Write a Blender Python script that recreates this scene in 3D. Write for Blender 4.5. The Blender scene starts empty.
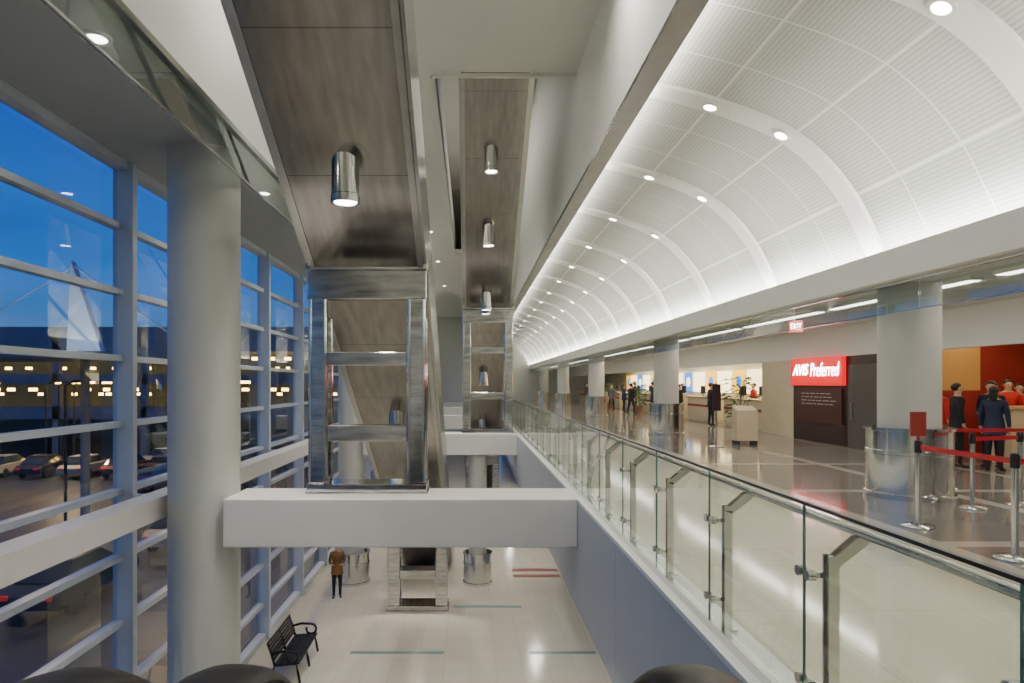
import bpy,bmesh,math,random
from mathutils import Vector,Matrix
random.seed(7)
C=bpy.context.scene.collection
# ------------------------------------------------------------ materials
def nt(name):
    m=bpy.data.materials.new(name); m.use_nodes=True
    t=m.node_tree; b=t.nodes['Principled BSDF']; return m,t,b
def mat(name,col,rough=.5,metal=0,ns=6,na=.06,bump=0,emit=None,es=0,stretch=None,spec=None):
    m,t,b=nt(name); N=t.nodes; L=t.links
    tc=N.new('ShaderNodeTexCoord'); no=N.new('ShaderNodeTexNoise'); no.inputs['Scale'].default_value=ns; no.inputs['Detail'].default_value=4
    if stretch:
        mp=N.new('ShaderNodeMapping'); mp.inputs['Scale'].default_value=stretch
        L.new(tc.outputs['Object'],mp.inputs[0]); L.new(mp.outputs[0],no.inputs['Vector'])
    else: L.new(tc.outputs['Object'],no.inputs['Vector'])
    r=N.new('ShaderNodeValToRGB')
    c=Vector(col[:3]); a=c*(1-na); d=c*(1+na)
    r.color_ramp.elements[0].color=(*a,1); r.color_ramp.elements[1].color=(min(d[0],1),min(d[1],1),min(d[2],1),1)
    r.color_ramp.elements[0].position=.3; r.color_ramp.elements[1].position=.7
    L.new(no.outputs['Fac'],r.inputs[0]); L.new(r.outputs[0],b.inputs['Base Color'])
    b.inputs['Roughness'].default_value=rough; b.inputs['Metallic'].default_value=metal
    if spec is not None: b.inputs['Specular IOR Level'].default_value=spec
    if bump:
        bp=N.new('ShaderNodeBump'); bp.inputs['Strength'].default_value=bump; bp.inputs['Distance'].default_value=.02
        L.new(no.outputs['Fac'],bp.inputs['Height']); L.new(bp.outputs[0],b.inputs['Normal'])
    if emit: b.inputs['Emission Color'].default_value=(*emit,1); b.inputs['Emission Strength'].default_value=es
    return m
def glassmat(name,tint,base=.05,pw=5,rough=0.0,k=.9):
    m=bpy.data.materials.new(name); m.use_nodes=True; t=m.node_tree; N=t.nodes; L=t.links; N.clear()
    o=N.new('ShaderNodeOutputMaterial'); tr=N.new('ShaderNodeBsdfTransparent'); tr.inputs[0].default_value=(*tint,1)
    gl=N.new('ShaderNodeBsdfGlossy'); gl.inputs['Roughness'].default_value=rough
    lw=N.new('ShaderNodeLayerWeight'); lw.inputs[0].default_value=.5
    p=N.new('ShaderNodeMath'); p.operation='POWER'; p.inputs[1].default_value=pw
    q=N.new('ShaderNodeMath'); q.operation='MULTIPLY_ADD'; q.inputs[1].default_value=k; q.inputs[2].default_value=base
    mx=N.new('ShaderNodeMixShader')
    L.new(lw.outputs['Facing'],p.inputs[0]); L.new(p.outputs[0],q.inputs[0]); L.new(q.outputs[0],mx.inputs[0])
    L.new(tr.outputs[0],mx.inputs[1]); L.new(gl.outputs[0],mx.inputs[2]); L.new(mx.outputs[0],o.inputs[0])
    return m
def seam(m,axis,period,width,dark=.45):
    t=m.node_tree;N=t.nodes;L=t.links;b=N['Principled BSDF']
    src=b.inputs['Base Color'].links[0].from_socket
    g=N.new('ShaderNodeNewGeometry'); s=N.new('ShaderNodeSeparateXYZ'); L.new(g.outputs['Position'],s.inputs[0])
    w=N.new('ShaderNodeMath'); w.operation='PINGPONG'; w.inputs[1].default_value=period/2; L.new(s.outputs[axis],w.inputs[0])
    lt=N.new('ShaderNodeMath'); lt.operation='LESS_THAN'; lt.inputs[1].default_value=width; L.new(w.outputs[0],lt.inputs[0])
    mx=N.new('ShaderNodeMix'); mx.data_type='RGBA'; mx.blend_type='MULTIPLY'
    L.new(lt.outputs[0],mx.inputs[0]); L.new(src,mx.inputs[6]); mx.inputs[7].default_value=(dark,dark,dark,1)
    L.new(mx.outputs[2],b.inputs['Base Color']); return m
def emis(name,col,s):
    m=bpy.data.materials.new(name); m.use_nodes=True; N=m.node_tree.nodes; b=N['Principled BSDF']
    b.inputs['Base Color'].default_value=(*col,1); b.inputs['Emission Color'].default_value=(*col,1); b.inputs['Emission Strength'].default_value=s; return m

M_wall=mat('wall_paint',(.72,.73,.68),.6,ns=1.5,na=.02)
M_fascia=seam(mat('fascia_paint',(.50,.53,.56),.45,ns=1,na=.03),'Y',3.4,.008,.7)
M_col=mat('column_paint',(.56,.56,.51),.45,ns=2,na=.02)
M_beam=mat('beam_paint',(.78,.75,.70),.45,ns=2,na=.02)
M_ceil=mat('ceiling_paint',(.68,.69,.64),.65,ns=1,na=.02)
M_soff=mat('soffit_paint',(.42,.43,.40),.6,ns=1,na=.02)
M_white=mat('white_paint',(.88,.89,.83),.5,ns=2,na=.015)
M_mull=mat('mullion_paint',(.55,.60,.66),.35,ns=3,na=.03)
M_steel=mat('steel_painted_reflections',(.64,.64,.63),.11,1,ns=2.2,na=.30,bump=.06,stretch=(1,1,6))  # strong stretched noise paints blurred reflections into the steel colour
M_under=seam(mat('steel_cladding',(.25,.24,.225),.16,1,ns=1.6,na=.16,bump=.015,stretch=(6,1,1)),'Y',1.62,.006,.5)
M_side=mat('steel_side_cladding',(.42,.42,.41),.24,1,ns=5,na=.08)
M_steelv=mat('satin_steel',(.68,.68,.66),.14,1,ns=14,na=.05)
M_dark=mat('dark_metal',(.03,.03,.035),.35,.4,ns=8,na=.1)
M_rubber=mat('black_rubber',(.010,.009,.009),.42,ns=8,na=.1,spec=.22)
M_black=mat('black_iron',(.015,.015,.017),.4,.5,ns=20,na=.2,bump=.1)
M_win=glassmat('window_glass',(.74,.84,.95),.09,3.5,k=.6)
M_gl=glassmat('rail_glass',(.94,.97,.95),.03,5,k=.5)
M_gedge=mat('glass_edge',(.10,.22,.19),.15,ns=4,na=.05)
M_baff=glassmat('baffle_glass',(.88,.92,.91),.10,3,k=.6)
M_lamp=emis('lamp_lens',(1,.94,.82),18)
M_tube=emis('tube_lens',(1,.97,.90),9)
M_cream=mat('cream_laminate',(.66,.56,.38),.4,ns=3,na=.04)
M_tan=mat('tan_wood',(.50,.32,.14),.4,ns=3,na=.15,stretch=(1,1,8))
M_brown=mat('dark_maroon_panel',(.035,.013,.013),.35,ns=4,na=.1)
M_red=mat('red_panel',(.8,.01,.02),.35,ns=4,na=.05,emit=(1,.005,.012),es=1.1)
M_belt=mat('red_webbing',(.50,.008,.02),.6,ns=60,na=.15,bump=.2)
M_text=emis('white_lettering',(1,1,1),3)
M_textd=mat('pale_lettering',(.6,.52,.48),.5,emit=(.6,.5,.45),es=.08)
M_orange=mat('orange_wall_paint',(.60,.33,.11),.6,ns=2,na=.04)
M_redwall=mat('red_wall_paint',(.30,.025,.02),.6,ns=2,na=.05)
M_yel=mat('yellow_poster',(.9,.55,.02),.5,ns=3,na=.2,emit=(1,.5,.0),es=1.9)
M_blue=mat('blue_poster',(.03,.2,.7),.5,ns=3,na=.3,emit=(.02,.25,1),es=1.3)
M_pan=mat('lit_white_panel',(.9,.86,.72),.5,ns=2,na=.05,emit=(1,.80,.42),es=3.2)
M_leaf=mat('leaf_green',(.05,.16,.03),.5,ns=12,na=.35)
M_pot=mat('clay_pot',(.25,.12,.07),.7,ns=10,na=.1)
M_skin=mat('skin',(.58,.34,.23),.5,ns=15,na=.05)
M_lips=mat('lips',(.4,.15,.13),.5)
M_hair=mat('dark_hair',(.02,.014,.01),.55,ns=60,na=.3,bump=.3)
M_eye=mat('eye_dark',(.02,.02,.02),.2)
M_shoe=mat('shoe_leather',(.02,.018,.016),.4)
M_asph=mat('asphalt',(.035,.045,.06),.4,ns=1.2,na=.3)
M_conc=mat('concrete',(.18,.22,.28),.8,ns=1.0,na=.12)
M_warm=emis('warm_street_light',(1,.55,.10),22)
M_tyre=mat('tyre',(.015,.015,.017),.8)
M_carglass=mat('car_glass',(.02,.03,.05),.05,ns=3)
M_tail=mat('tail_lens',(.5,.01,.01),.4,emit=(1,.03,.02),es=.3)

def floor_lower():
    m,t,b=nt('lower_terrazzo');N=t.nodes;L=t.links
    g=N.new('ShaderNodeNewGeometry')
    br=N.new('ShaderNodeTexBrick'); br.offset=0; br.inputs['Scale'].default_value=1
    br.inputs['Brick Width'].default_value=.6; br.inputs['Row Height'].default_value=.6; br.inputs['Mortar Size'].default_value=.006
    br.inputs['Color1'].default_value=(.67,.62,.50,1); br.inputs['Color2'].default_value=(.63,.585,.47,1); br.inputs['Mortar'].default_value=(.50,.46,.37,1)
    L.new(g.outputs['Position'],br.inputs['Vector'])
    no=N.new('ShaderNodeTexNoise'); no.inputs['Scale'].default_value=60; L.new(g.outputs['Position'],no.inputs['Vector'])
    mx=N.new('ShaderNodeMix'); mx.data_type='RGBA'; mx.blend_type='OVERLAY'; mx.inputs[0].default_value=.12
    L.new(br.outputs[0],mx.inputs[6]); L.new(no.outputs['Color'],mx.inputs[7]); L.new(mx.outputs[2],b.inputs['Base Color'])
    b.inputs['Roughness'].default_value=.16; return m
M_flo=floor_lower()
def floor_upper():
    m,t,b=nt('upper_terrazzo');N=t.nodes;L=t.links
    g=N.new('ShaderNodeNewGeometry'); s=N.new('ShaderNodeSeparateXYZ'); L.new(g.outputs['Position'],s.inputs[0])
    br=N.new('ShaderNodeTexBrick'); br.offset=0; br.inputs['Scale'].default_value=1
    br.inputs['Brick Width'].default_value=1.2; br.inputs['Row Height'].default_value=1.2; br.inputs['Mortar Size'].default_value=.006
    br.inputs['Color1'].default_value=(.70,.65,.51,1); br.inputs['Color2'].default_value=(.67,.62,.49,1); br.inputs['Mortar'].default_value=(.55,.51,.40,1)
    L.new(g.outputs['Position'],br.inputs['Vector'])
    b2=N.new('ShaderNodeTexBrick'); b2.offset=0; b2.inputs['Scale'].default_value=1
    b2.inputs['Brick Width'].default_value=2.4; b2.inputs['Row Height'].default_value=3.4; b2.inputs['Mortar Size'].default_value=.12
    b2.inputs['Color1'].default_value=(.22,.205,.185,1); b2.inputs['Color2'].default_value=(.26,.24,.21,1); b2.inputs['Mortar'].default_value=(.50,.47,.40,1)
    L.new(g.outputs['Position'],b2.inputs['Vector'])
    gt=N.new('ShaderNodeMath'); gt.operation='GREATER_THAN'; gt.inputs[1].default_value=4.6; L.new(s.outputs['X'],gt.inputs[0])
    mx=N.new('ShaderNodeMix'); mx.data_type='RGBA'; L.new(gt.outputs[0],mx.inputs[0]); L.new(br.outputs[0],mx.inputs[6]); L.new(b2.outputs[0],mx.inputs[7])
    no=N.new('ShaderNodeTexNoise'); no.inputs['Scale'].default_value=45; L.new(g.outputs['Position'],no.inputs['Vector'])
    m2=N.new('ShaderNodeMix'); m2.data_type='RGBA'; m2.blend_type='OVERLAY'; m2.inputs[0].default_value=.15
    L.new(mx.outputs[2],m2.inputs[6]); L.new(no.outputs['Color'],m2.inputs[7]); L.new(m2.outputs[2],b.inputs['Base Color'])
    b.inputs['Roughness'].default_value=.09; return m
M_fup=floor_upper()
def vaultmat():
    m,t,b=nt('perforated_panels');N=t.nodes;L=t.links
    uv=N.new('ShaderNodeUVMap'); s=N.new('ShaderNodeSeparateXYZ'); L.new(uv.outputs[0],s.inputs[0])
    def pp(sock,period,w):
        a=N.new('ShaderNodeMath'); a.operation='PINGPONG'; a.inputs[1].default_value=period/2; L.new(sock,a.inputs[0])
        c=N.new('ShaderNodeMath'); c.operation='LESS_THAN'; c.inputs[1].default_value=w; L.new(a.outputs[0],c.inputs[0]); return c.outputs[0]
    f2=pp(s.outputs['Y'],.06,.012)
    fs=N.new('ShaderNodeMath'); fs.operation='MULTIPLY'; fs.inputs[1].default_value=.55; L.new(f2,fs.inputs[0])
    sx=pp(s.outputs['X'],3.4/3,.012); sy=pp(s.outputs['Y'],1.30,.022)
    mxm=N.new('ShaderNodeMath'); mxm.operation='MAXIMUM'; L.new(sx,mxm.inputs[0]); L.new(sy,mxm.inputs[1])
    a=N.new('ShaderNodeMix'); a.data_type='RGBA'; L.new(fs.outputs[0],a.inputs[0]); a.inputs[6].default_value=(.62,.63,.58,1); a.inputs[7].default_value=(.38,.385,.355,1)
    c=N.new('ShaderNodeMix'); c.data_type='RGBA'; L.new(mxm.outputs[0],c.inputs[0]); L.new(a.outputs[2],c.inputs[6]); c.inputs[7].default_value=(.86,.87,.81,1)
    L.new(c.outputs[2],b.inputs['Base Color']); b.inputs['Roughness'].default_value=.55
    return m
M_vault=vaultmat()

# ------------------------------------------------------------ mesh builder
class MB:
    def __init__(s): s.v=[];s.f=[];s.m=[]
    def add(s,vs,fs,m=0):
        o=len(s.v); s.v+=[tuple(p) for p in vs]
        for f in fs: s.f.append([i+o for i in f]); s.m.append(m)
        return s
    def box(s,x0,x1,y0,y1,z0,z1,m=0):
        return s.add([(x0,y0,z0),(x1,y0,z0),(x1,y1,z0),(x0,y1,z0),(x0,y0,z1),(x1,y0,z1),(x1,y1,z1),(x0,y1,z1)],
              [(3,2,1,0),(4,5,6,7),(0,1,5,4),(1,2,6,5),(2,3,7,6),(3,0,4,7)],m)
    def lathe(s,c,prof,n=32,m=0,close=True):
        vs=[];fs=[]
        for r,z in prof:
            for i in range(n):
                a=2*math.pi*i/n; vs.append((c[0]+r*math.cos(a),c[1]+r*math.sin(a),z))
        for k in range(len(prof)-1):
            for i in range(n):
                j=(i+1)%n; fs.append((k*n+i,k*n+j,(k+1)*n+j,(k+1)*n+i))
        if close:
            fs.append(tuple(reversed(range(n)))); fs.append(tuple(range((len(prof)-1)*n,len(prof)*n)))
        return s.add(vs,fs,m)
    def tube(s,pts,r,m=0,n=10,closed=False,ry=None):
        pts=[Vector(p) for p in pts]; vs=[];fs=[]; K=len(pts); ry=ry or r
        for k,p in enumerate(pts):
            a=pts[(k-1)%K] if (closed or k>0) else p; b=pts[(k+1)%K] if (closed or k<K-1) else p
            d=(b-a).normalized(); up=Vector((0,0,1)) if abs(d.z)<.95 else Vector((0,1,0))
            u=d.cross(up).normalized(); w=u.cross(d).normalized()
            for i in range(n):
                t=2*math.pi*i/n; vs.append(p+u*r*math.cos(t)+w*ry*math.sin(t))
        for k in range(K if closed else K-1):
            for i in range(n):
                j=(i+1)%n; k2=(k+1)%K; fs.append((k*n+i,k*n+j,k2*n+j,k2*n+i))
        if not closed: fs+= [tuple(range(n)),tuple(reversed(range((K-1)*n,K*n)))]
        return s.add(vs,fs,m)
    def prism(s,poly,x0,x1,m=0):
        n=len(poly); vs=[(x0,y,z) for y,z in poly]+[(x1,y,z) for y,z in poly]
        fs=[tuple(range(n)),tuple(reversed(range(n,2*n)))]+[(i,i+n,(i+1)%n+n,(i+1)%n) for i in range(n)]
        return s.add(vs,fs,m)
    def ell(s,c,r,m=0,n=14,k=9):
        vs=[];fs=[]
        for a in range(k+1):
            ph=math.pi*a/k
            for i in range(n):
                t=2*math.pi*i/n; vs.append((c[0]+r[0]*math.sin(ph)*math.cos(t),c[1]+r[1]*math.sin(ph)*math.sin(t),c[2]+r[2]*math.cos(ph)))
        for a in range(k):
            for i in range(n):
                j=(i+1)%n; fs.append((a*n+i,(a+1)*n+i,(a+1)*n+j,a*n+j))
        return s.add(vs,fs,m)
    def build(s,name,mats,parent=None,label=None,cat=None,kind=None,group=None,smooth=True,bevel=0,recenter=True):
        me=bpy.data.meshes.new(name)
        off=Vector((0,0,0))
        if recenter and s.v:
            xs=[p[0] for p in s.v];ys=[p[1] for p in s.v];zs=[p[2] for p in s.v]
            off=Vector(((min(xs)+max(xs))/2,(min(ys)+max(ys))/2,min(zs)))
        me.from_pydata([tuple(Vector(p)-off) for p in s.v],[],s.f)
        if not isinstance(mats,(list,tuple)): mats=[mats]
        for m in mats: me.materials.append(m)
        me.polygons.foreach_set('material_index',s.m)
        bm=bmesh.new(); bm.from_mesh(me); bmesh.ops.recalc_face_normals(bm,faces=bm.faces); bm.to_mesh(me); bm.free()
        if smooth:
            me.shade_smooth(); me.set_sharp_from_angle(angle=math.radians(38))
        o=bpy.data.objects.new(name,me); C.objects.link(o); o.location=off
        if parent: o.parent=parent; o.location=off-parent.location
        if bevel:
            b=o.modifiers.new('bevel','BEVEL'); b.width=bevel; b.segments=2; b.limit_method='ANGLE'
        tag(o,label,cat,kind,group); return o
def tag(o,label=None,cat=None,kind=None,group=None):
    if label:o['label']=label
    if cat:o['category']=cat
    if kind:o['kind']=kind
    if group:o['group']=group
def empty(name,loc,label,cat,group=None):
    e=bpy.data.objects.new(name,None); e.empty_display_size=.2; e.location=loc; C.objects.link(e); tag(e,label,cat,None,group); return e
def dup(root,loc=None,rotz=None,label=None):
    c=root.copy(); C.objects.link(c)
    if loc is not None: c.location=loc
    if rotz is not None: c.rotation_euler=(0,0,rotz)
    if label: c['label']=label
    def rec(a,b):
        for ch in list(a.children):
            if ch==b: continue
            k=ch.copy(); C.objects.link(k); k.parent=b; rec(ch,k)
    rec(root,c); return c
def area(name,loc,direction,sx,sy,power,col=(1,.955,.87),shape='RECTANGLE',spread=math.pi):
    l=bpy.data.lights.new(name,'AREA'); l.shape=shape; l.size=sx; l.size_y=sy; l.energy=power; l.color=col; l.spread=spread
    o=bpy.data.objects.new(name,l); o.location=loc; C.objects.link(o)
    z=-Vector(direction).normalized(); y=Vector((0,1,0)); y=(y-z*y.dot(z)).normalized() if abs(z.y)<.99 else Vector((1,0,0)); x=y.cross(z)
    o.rotation_euler=Matrix((x,y,z)).transposed().to_euler(); return o
def S(mb,name,m,**k): return mb.build(name,m,kind='structure',smooth=False,**k)

UP=-1.65; LO=-6.5; Y1=66; YB=-6
ROWS=[9.7,21.7,33.7,45.7,57.7]
# ------------------------------------------------------------ shell
S(MB().box(-5.5,3.2,YB,Y1,LO-.3,LO),'floor',M_flo,label='cream terrazzo tile floor of the lower level')
S(MB().box(1.60,13.7,YB,Y1,-2.1,UP),'floor.001',M_fup,label='polished terrazzo floor of the rental hall')
S(MB().box(-3.4,1.5,YB,.0,-2.1,UP),'floor.002',M_fup,label='polished landing floor above the escalators')
S(MB().box(1.50,1.60,YB,Y1,-2.95,UP),'trim_1',M_fascia,label='blue-grey painted slab edge fascia under the railing')
S(MB().box(1.50,1.80,0,Y1,UP,UP+.04),'trim_2',M_white,label='pale stone curb below the glass railing')
S(MB().box(3.1,3.3,YB,Y1,LO,-2.1),'wall_right',M_fascia,label='blue-grey painted lower level wall')
S(MB().box(1.6,3.1,YB,Y1,-2.95,-2.86),'ceiling.001',M_ceil)
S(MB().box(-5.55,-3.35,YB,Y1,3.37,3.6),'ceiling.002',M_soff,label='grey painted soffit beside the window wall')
S(MB().box(-3.55,-3.35,YB,Y1,3.6,10.5),'wall_left',M_wall,label='off-white upper wall over the soffit')
S(MB().box(-3.35,2.3,2.2,14.3,6.7,6.95),'ceiling',M_ceil,label='painted atrium ceiling')
S(MB().box(-3.35,-.76,14.3,Y1,6.7,6.95),'ceiling.003',M_ceil)
S(MB().box(-.76,2.3,34,Y1,6.7,6.95),'ceiling.004',M_ceil)
S(MB().box(-3.6,2.4,YB,Y1,10.5,10.7),'ceiling.005',M_ceil)
S(MB().box(2.3,2.42,YB,Y1,4.25,10.5),'wall_right.001',M_wall,label='off-white bulkhead wall between atrium and vault')
S(MB().box(2.3,2.62,YB,Y1,4.2,4.27).box(2.59,2.62,YB,Y1,4.27,4.31),'trim_3',M_side,label='cove ledge along the top edge of the vault')
S(MB().box(-5.7,13.7,YB-.2,YB,LO,10.5),'wall_back',M_wall)
S(MB().box(-5.7,1.6,Y1,Y1+.2,LO,10.5).box(1.6,13.7,Y1,Y1+.2,UP-.4,10.5),'wall_front',M_wall)
S(MB().box(13.5,13.7,YB,Y1,UP,4),'wall_right.002',M_wall)
S(MB().box(9.95,10.15,YB,Y1,.74,1.6),'wall_right.003',M_white,label='white bulkhead above the rental counters')
S(MB().box(6.36,13.5,YB,Y1,1.56,1.7),'ceiling.006',M_ceil,label='flat ceiling over the rental counters')
S(MB().box(5.85,5.91,YB,Y1,1.45,1.88).box(5.91,6.5,YB,Y1,1.45,1.52),'trim_4',M_white,label='white cornice hiding the cove lights')
S(MB().box(-.80,2.3,14.2,14.3,6.62,7.9),'trim_5',M_ceil)
S(MB().box(-.86,-.76,14.3,34,6.62,7.9),'trim_6',M_ceil)
M_teal=mat('teal_inlay',(.16,.30,.28),.3,ns=9)
for i,(x0,x1,y,h) in enumerate([(-2.9,-.63,15.9,.16),(1.45,3.05,15.9,.16),(-.5,1.5,19.2,.16)]):
    S(MB().box(x0,x1,y,y+h,LO,LO+.004),'trim_%d'%(10+i),M_teal)
M_brick=mat('brick_red_inlay',(.33,.10,.07),.3,ns=9)
for i,y in enumerate((22.2,22.9,30,30.7)):
    S(MB().box(1.45,3.05,y,y+.32,LO,LO+.004),'trim_%d'%(14+i),M_brick)
# vault
PR=[(2.42,4.58),(2.7,4.51),(3.25,4.38),(3.8,4.22),(4.3,4.04),(4.75,3.83),(5.15,3.54),(5.5,3.18),(5.8,2.76),(6.02,2.33),(6.2,1.95),(6.3,1.55)]
def smoothp(P,k=4):
    out=[]
    for i in range(len(P)-1):
        p0=P[max(i-1,0)];p1=P[i];p2=P[i+1];p3=P[min(i+2,len(P)-1)]
        for j in range(k):
            t=j/k
            out.append(tuple(.5*((2*p1[d])+(-p0[d]+p2[d])*t+(2*p0[d]-5*p1[d]+4*p2[d]-p3[d])*t*t+(-p0[d]+3*p1[d]-3*p2[d]+p3[d])*t**3) for d in (0,1)))
    out.append(P[-1]); return out
VP=smoothp(PR)
me=bpy.data.meshes.new('ceiling_vault'); vs=[];fs=[];uvs=[]
al=[0]
for i in range(1,len(VP)): al.append(al[-1]+math.dist(VP[i],VP[i-1]))
for y in (YB,Y1):
    for p in VP: vs.append((p[0],y,p[1]))
n=len(VP)
for i in range(n-1): fs.append((i,i+1,n+i+1,n+i)); uvs.append([(YB,al[i]),(YB,al[i+1]),(Y1,al[i+1]),(Y1,al[i])])
me.from_pydata(vs,[],fs); ul=me.uv_layers.new(name='UVMap')
for p,u in zip(me.polygons,uvs):
    for li,q in zip(p.loop_indices,u): ul.data[li].uv=(q[0]-10,q[1])
me.materials.append(M_vault); me.shade_smooth()
o=bpy.data.objects.new('ceiling.007',me); C.objects.link(o); tag(o,'white perforated metal panel vault with curved section',None,'structure')
def rib(y,w=.40,t=.06):
    v=[];f=[];nn=len(VP)
    for i,p in enumerate(VP):
        a=VP[max(i-1,0)];b=VP[min(i+1,nn-1)]; d=Vector((b[0]-a[0],b[1]-a[1])).normalized(); nr=Vector((d.y,-d.x))
        q=(p[0]+nr.x*t,p[1]+nr.y*t)
        v+=[(p[0],y-w/2,p[1]),(q[0],y-w/2,q[1]),(q[0],y+w/2,q[1]),(p[0],y+w/2,p[1])]
    for i in range(nn-1):
        a=i*4;b=a+4
        for k in range(4): f.append((a+k,a+(k+1)%4,b+(k+1)%4,b+k))
    return MB().add(v,f)
ribs=[10+3.4*k for k in range(-3,17)]
M_rib=mat('rib_paint',(.93,.93,.88),.45,ns=2,na=.01)
for i,y in enumerate(ribs):
    if y>Y1-.5: continue
    rib(y).build('trim_%d'%(30+i),M_rib,kind='structure')
# ------------------------------------------------------------ window wall
wy=[10+3.4*k for k in range(-5,17)]; wy=[max(YB,w) for w in wy]
XW=-5.35
for i in range(len(wy)-1):
    a,b=wy[i],min(wy[i+1],Y1)
    if b-a<.5: continue
    m=MB()
    z0,z1=LO,3.37
    m.add([(XW,a,z0),(XW,b,z0),(XW,b,z1),(XW,a,z1)],[(0,1,2,3)],1)
    m.box(XW-.06,XW+.24,a,a+.13,z0,z1)
    for z in (-.61,.39,1.39,2.38,-1.62,-2.62,-3.62,-4.62,-5.62): m.box(XW-.05,XW+.10,a+.13,b,z-.045,z+.045)
    m.box(XW-.05,XW+.16,a+.13,b,z0,z0+.16); m.box(XW-.05,XW+.16,a+.13,b,z1-.12,z1)
    S(m,'window_%d'%(i+1),[M_mull,M_win],label='floor-to-soffit window bay with pale metal mullions')
m=MB().box(-4.78,-4.42,YB,Y1,-1.93,-1.62)
for y in wy: m.box(XW+.24,-4.78,max(y,YB)+.02,max(y,YB)+.11,-1.90,-1.68)
S(m,'trim_7',M_beam,label='pale spandrel beam along the window wall')

# ------------------------------------------------------------ columns
def column(name,x,y,z0,z1,r,sl,group,label):
    e=empty(name,(x,y,z0),label,'column',group)
    MB().lathe((x,y),[(r,z0),(r,z1)],48).build('shaft',M_col,e)
    if sl:
        R=r+.15; h=1.02
        MB().lathe((x,y),[(R+.03,z0),(R+.03,z0+.08),(R,z0+.09),(R,z0+h*.62),(R+.012,z0+h*.63),(R+.012,z0+h*.68),(R,z0+h*.69),(R,z0+h-.05),(R+.03,z0+h-.04),(R+.03,z0+h),(R-.08,z0+h),(R-.08,z0+h-.1)],48,close=False).build('steel_guard',M_steelv,e)
    return e
column('round_column',-3.90,9.7,LO,3.37,.50,False,'columns along the window wall','thick round off-white column running past the beam')
for y in ROWS[1:]:
    column('round_column',-3.88,y,LO,3.37,.42,True,'columns along the window wall','round off-white column with steel base guard')
for y in ROWS:
    column('round_column',6.45,y,UP,1.56,.40,True,'columns of the rental hall','round cream column with stainless steel base guard')
for y in ROWS[1:]:
    column('round_column',.25,y-.1,LO,-2.28,.30,True,'columns under the cross beams','slender off-white column with steel base guard')
for y in ROWS:
    m=MB().box(-3.44,1.5,y-.52,y+.45,-2.28,-1.60)
    m.build('cross_beam',M_beam,label='off-white beam spanning the atrium void',cat='beam',group='beams across the atrium',bevel=.02,smooth=False)

# ------------------------------------------------------------ overhead escalators
SL=.57
def escalator_up(x0,x1,zc,ytop,label):
    U=lambda y: zc-SL*y
    yb=(zc-LO-.25)/SL
    e=empty('escalator',((x0+x1)/2,yb,LO),label,'escalator','long escalators above the atrium')
    H=1.15
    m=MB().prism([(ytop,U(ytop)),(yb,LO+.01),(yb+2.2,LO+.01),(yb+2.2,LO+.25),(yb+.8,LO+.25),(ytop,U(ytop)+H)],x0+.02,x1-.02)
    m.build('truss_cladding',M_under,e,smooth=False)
    for xa in (x0-.03,x1-.02):
        MB().prism([(ytop,U(ytop)+.04),(yb,LO+.05),(yb+2.2,LO+.05),(yb+2.2,LO+.5),(yb+1.3,LO+.5),(ytop,U(ytop)+H+.1)],xa,xa+.05).build('side_panel',M_side,e,smooth=False)
    for xa in (x0+.12,x1-.13):
        MB().prism([(ytop,U(ytop)+H+.1),(yb+1.3,LO+.5),(yb+2,LO+.5),(yb+2,LO+1.15),(yb+1.6,LO+1.3),(ytop,U(ytop)+H+.95)],xa,xa+.012).build('glass_balustrade',M_gl,e,smooth=False)
        MB().tube([(xa,ytop,U(ytop)+H+.98),(xa,yb+1.6,LO+1.33),(xa,yb+2.0,LO+1.28),(xa,yb+2.15,LO+1.1),(xa,yb+2.1,LO+.8)],.045,n=8,ry=.03).build('handrail',M_rubber,e)
    m=MB(); y=ytop+.4
    while y<yb+.6:
        z=U(y)+H-.02; m.box(x0+.25,x1-.25,y,y+.40,z-.25,z); y+=.40
    m.build('step_band',M_dark,e,smooth=False)
    for xa in (x0+.02,x1-.10):
        MB().prism([(ytop,U(ytop)-.012),(yb-.1,LO+.05),(yb-.1,LO+.08),(ytop,U(ytop)+.02)],xa,xa+.08).build('edge_strip',M_side,e,smooth=False)
    return U
U1=escalator_up(-2.35,-.66,7.25,1.2,'stainless steel clad escalator rising over the first beam')
U2=escalator_up(-.22,1.38,14.8,12.6,'stainless steel clad escalator rising into the ceiling opening')

def can(loc,r=.165,h=.55,first=[None]):
    if first[0] is None:
        e=empty('cylinder_downlight',(0,0,0),'brushed steel cylinder downlight under the escalator','ceiling light','cylinder downlights under the escalators')
        MB().lathe((0,0),[(r,0.02),(r+.008,.0),(r+.008,.10),(r,.11),(r,h+.12)],32,close=False).build('housing',M_steelv,e)
        MB().lathe((0,0),[(r-.03,.02),(r-.03,.04)],24).build('lens',M_lamp,e)
        e.location=loc; first[0]=e
    else: dup(first[0],loc)
    area('lamp_light',(loc[0],loc[1],loc[2]-.02),(0,0,-1),r*1.4,r*1.4,28,shape='DISK',spread=2.2)
for y in (7.95,13.6,19.2): can((-1.5,y,U1(y)-.55))
for y in (16,18.3,20.9,25.1,28.5): can((.52,y,U2(y)-.55))

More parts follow.
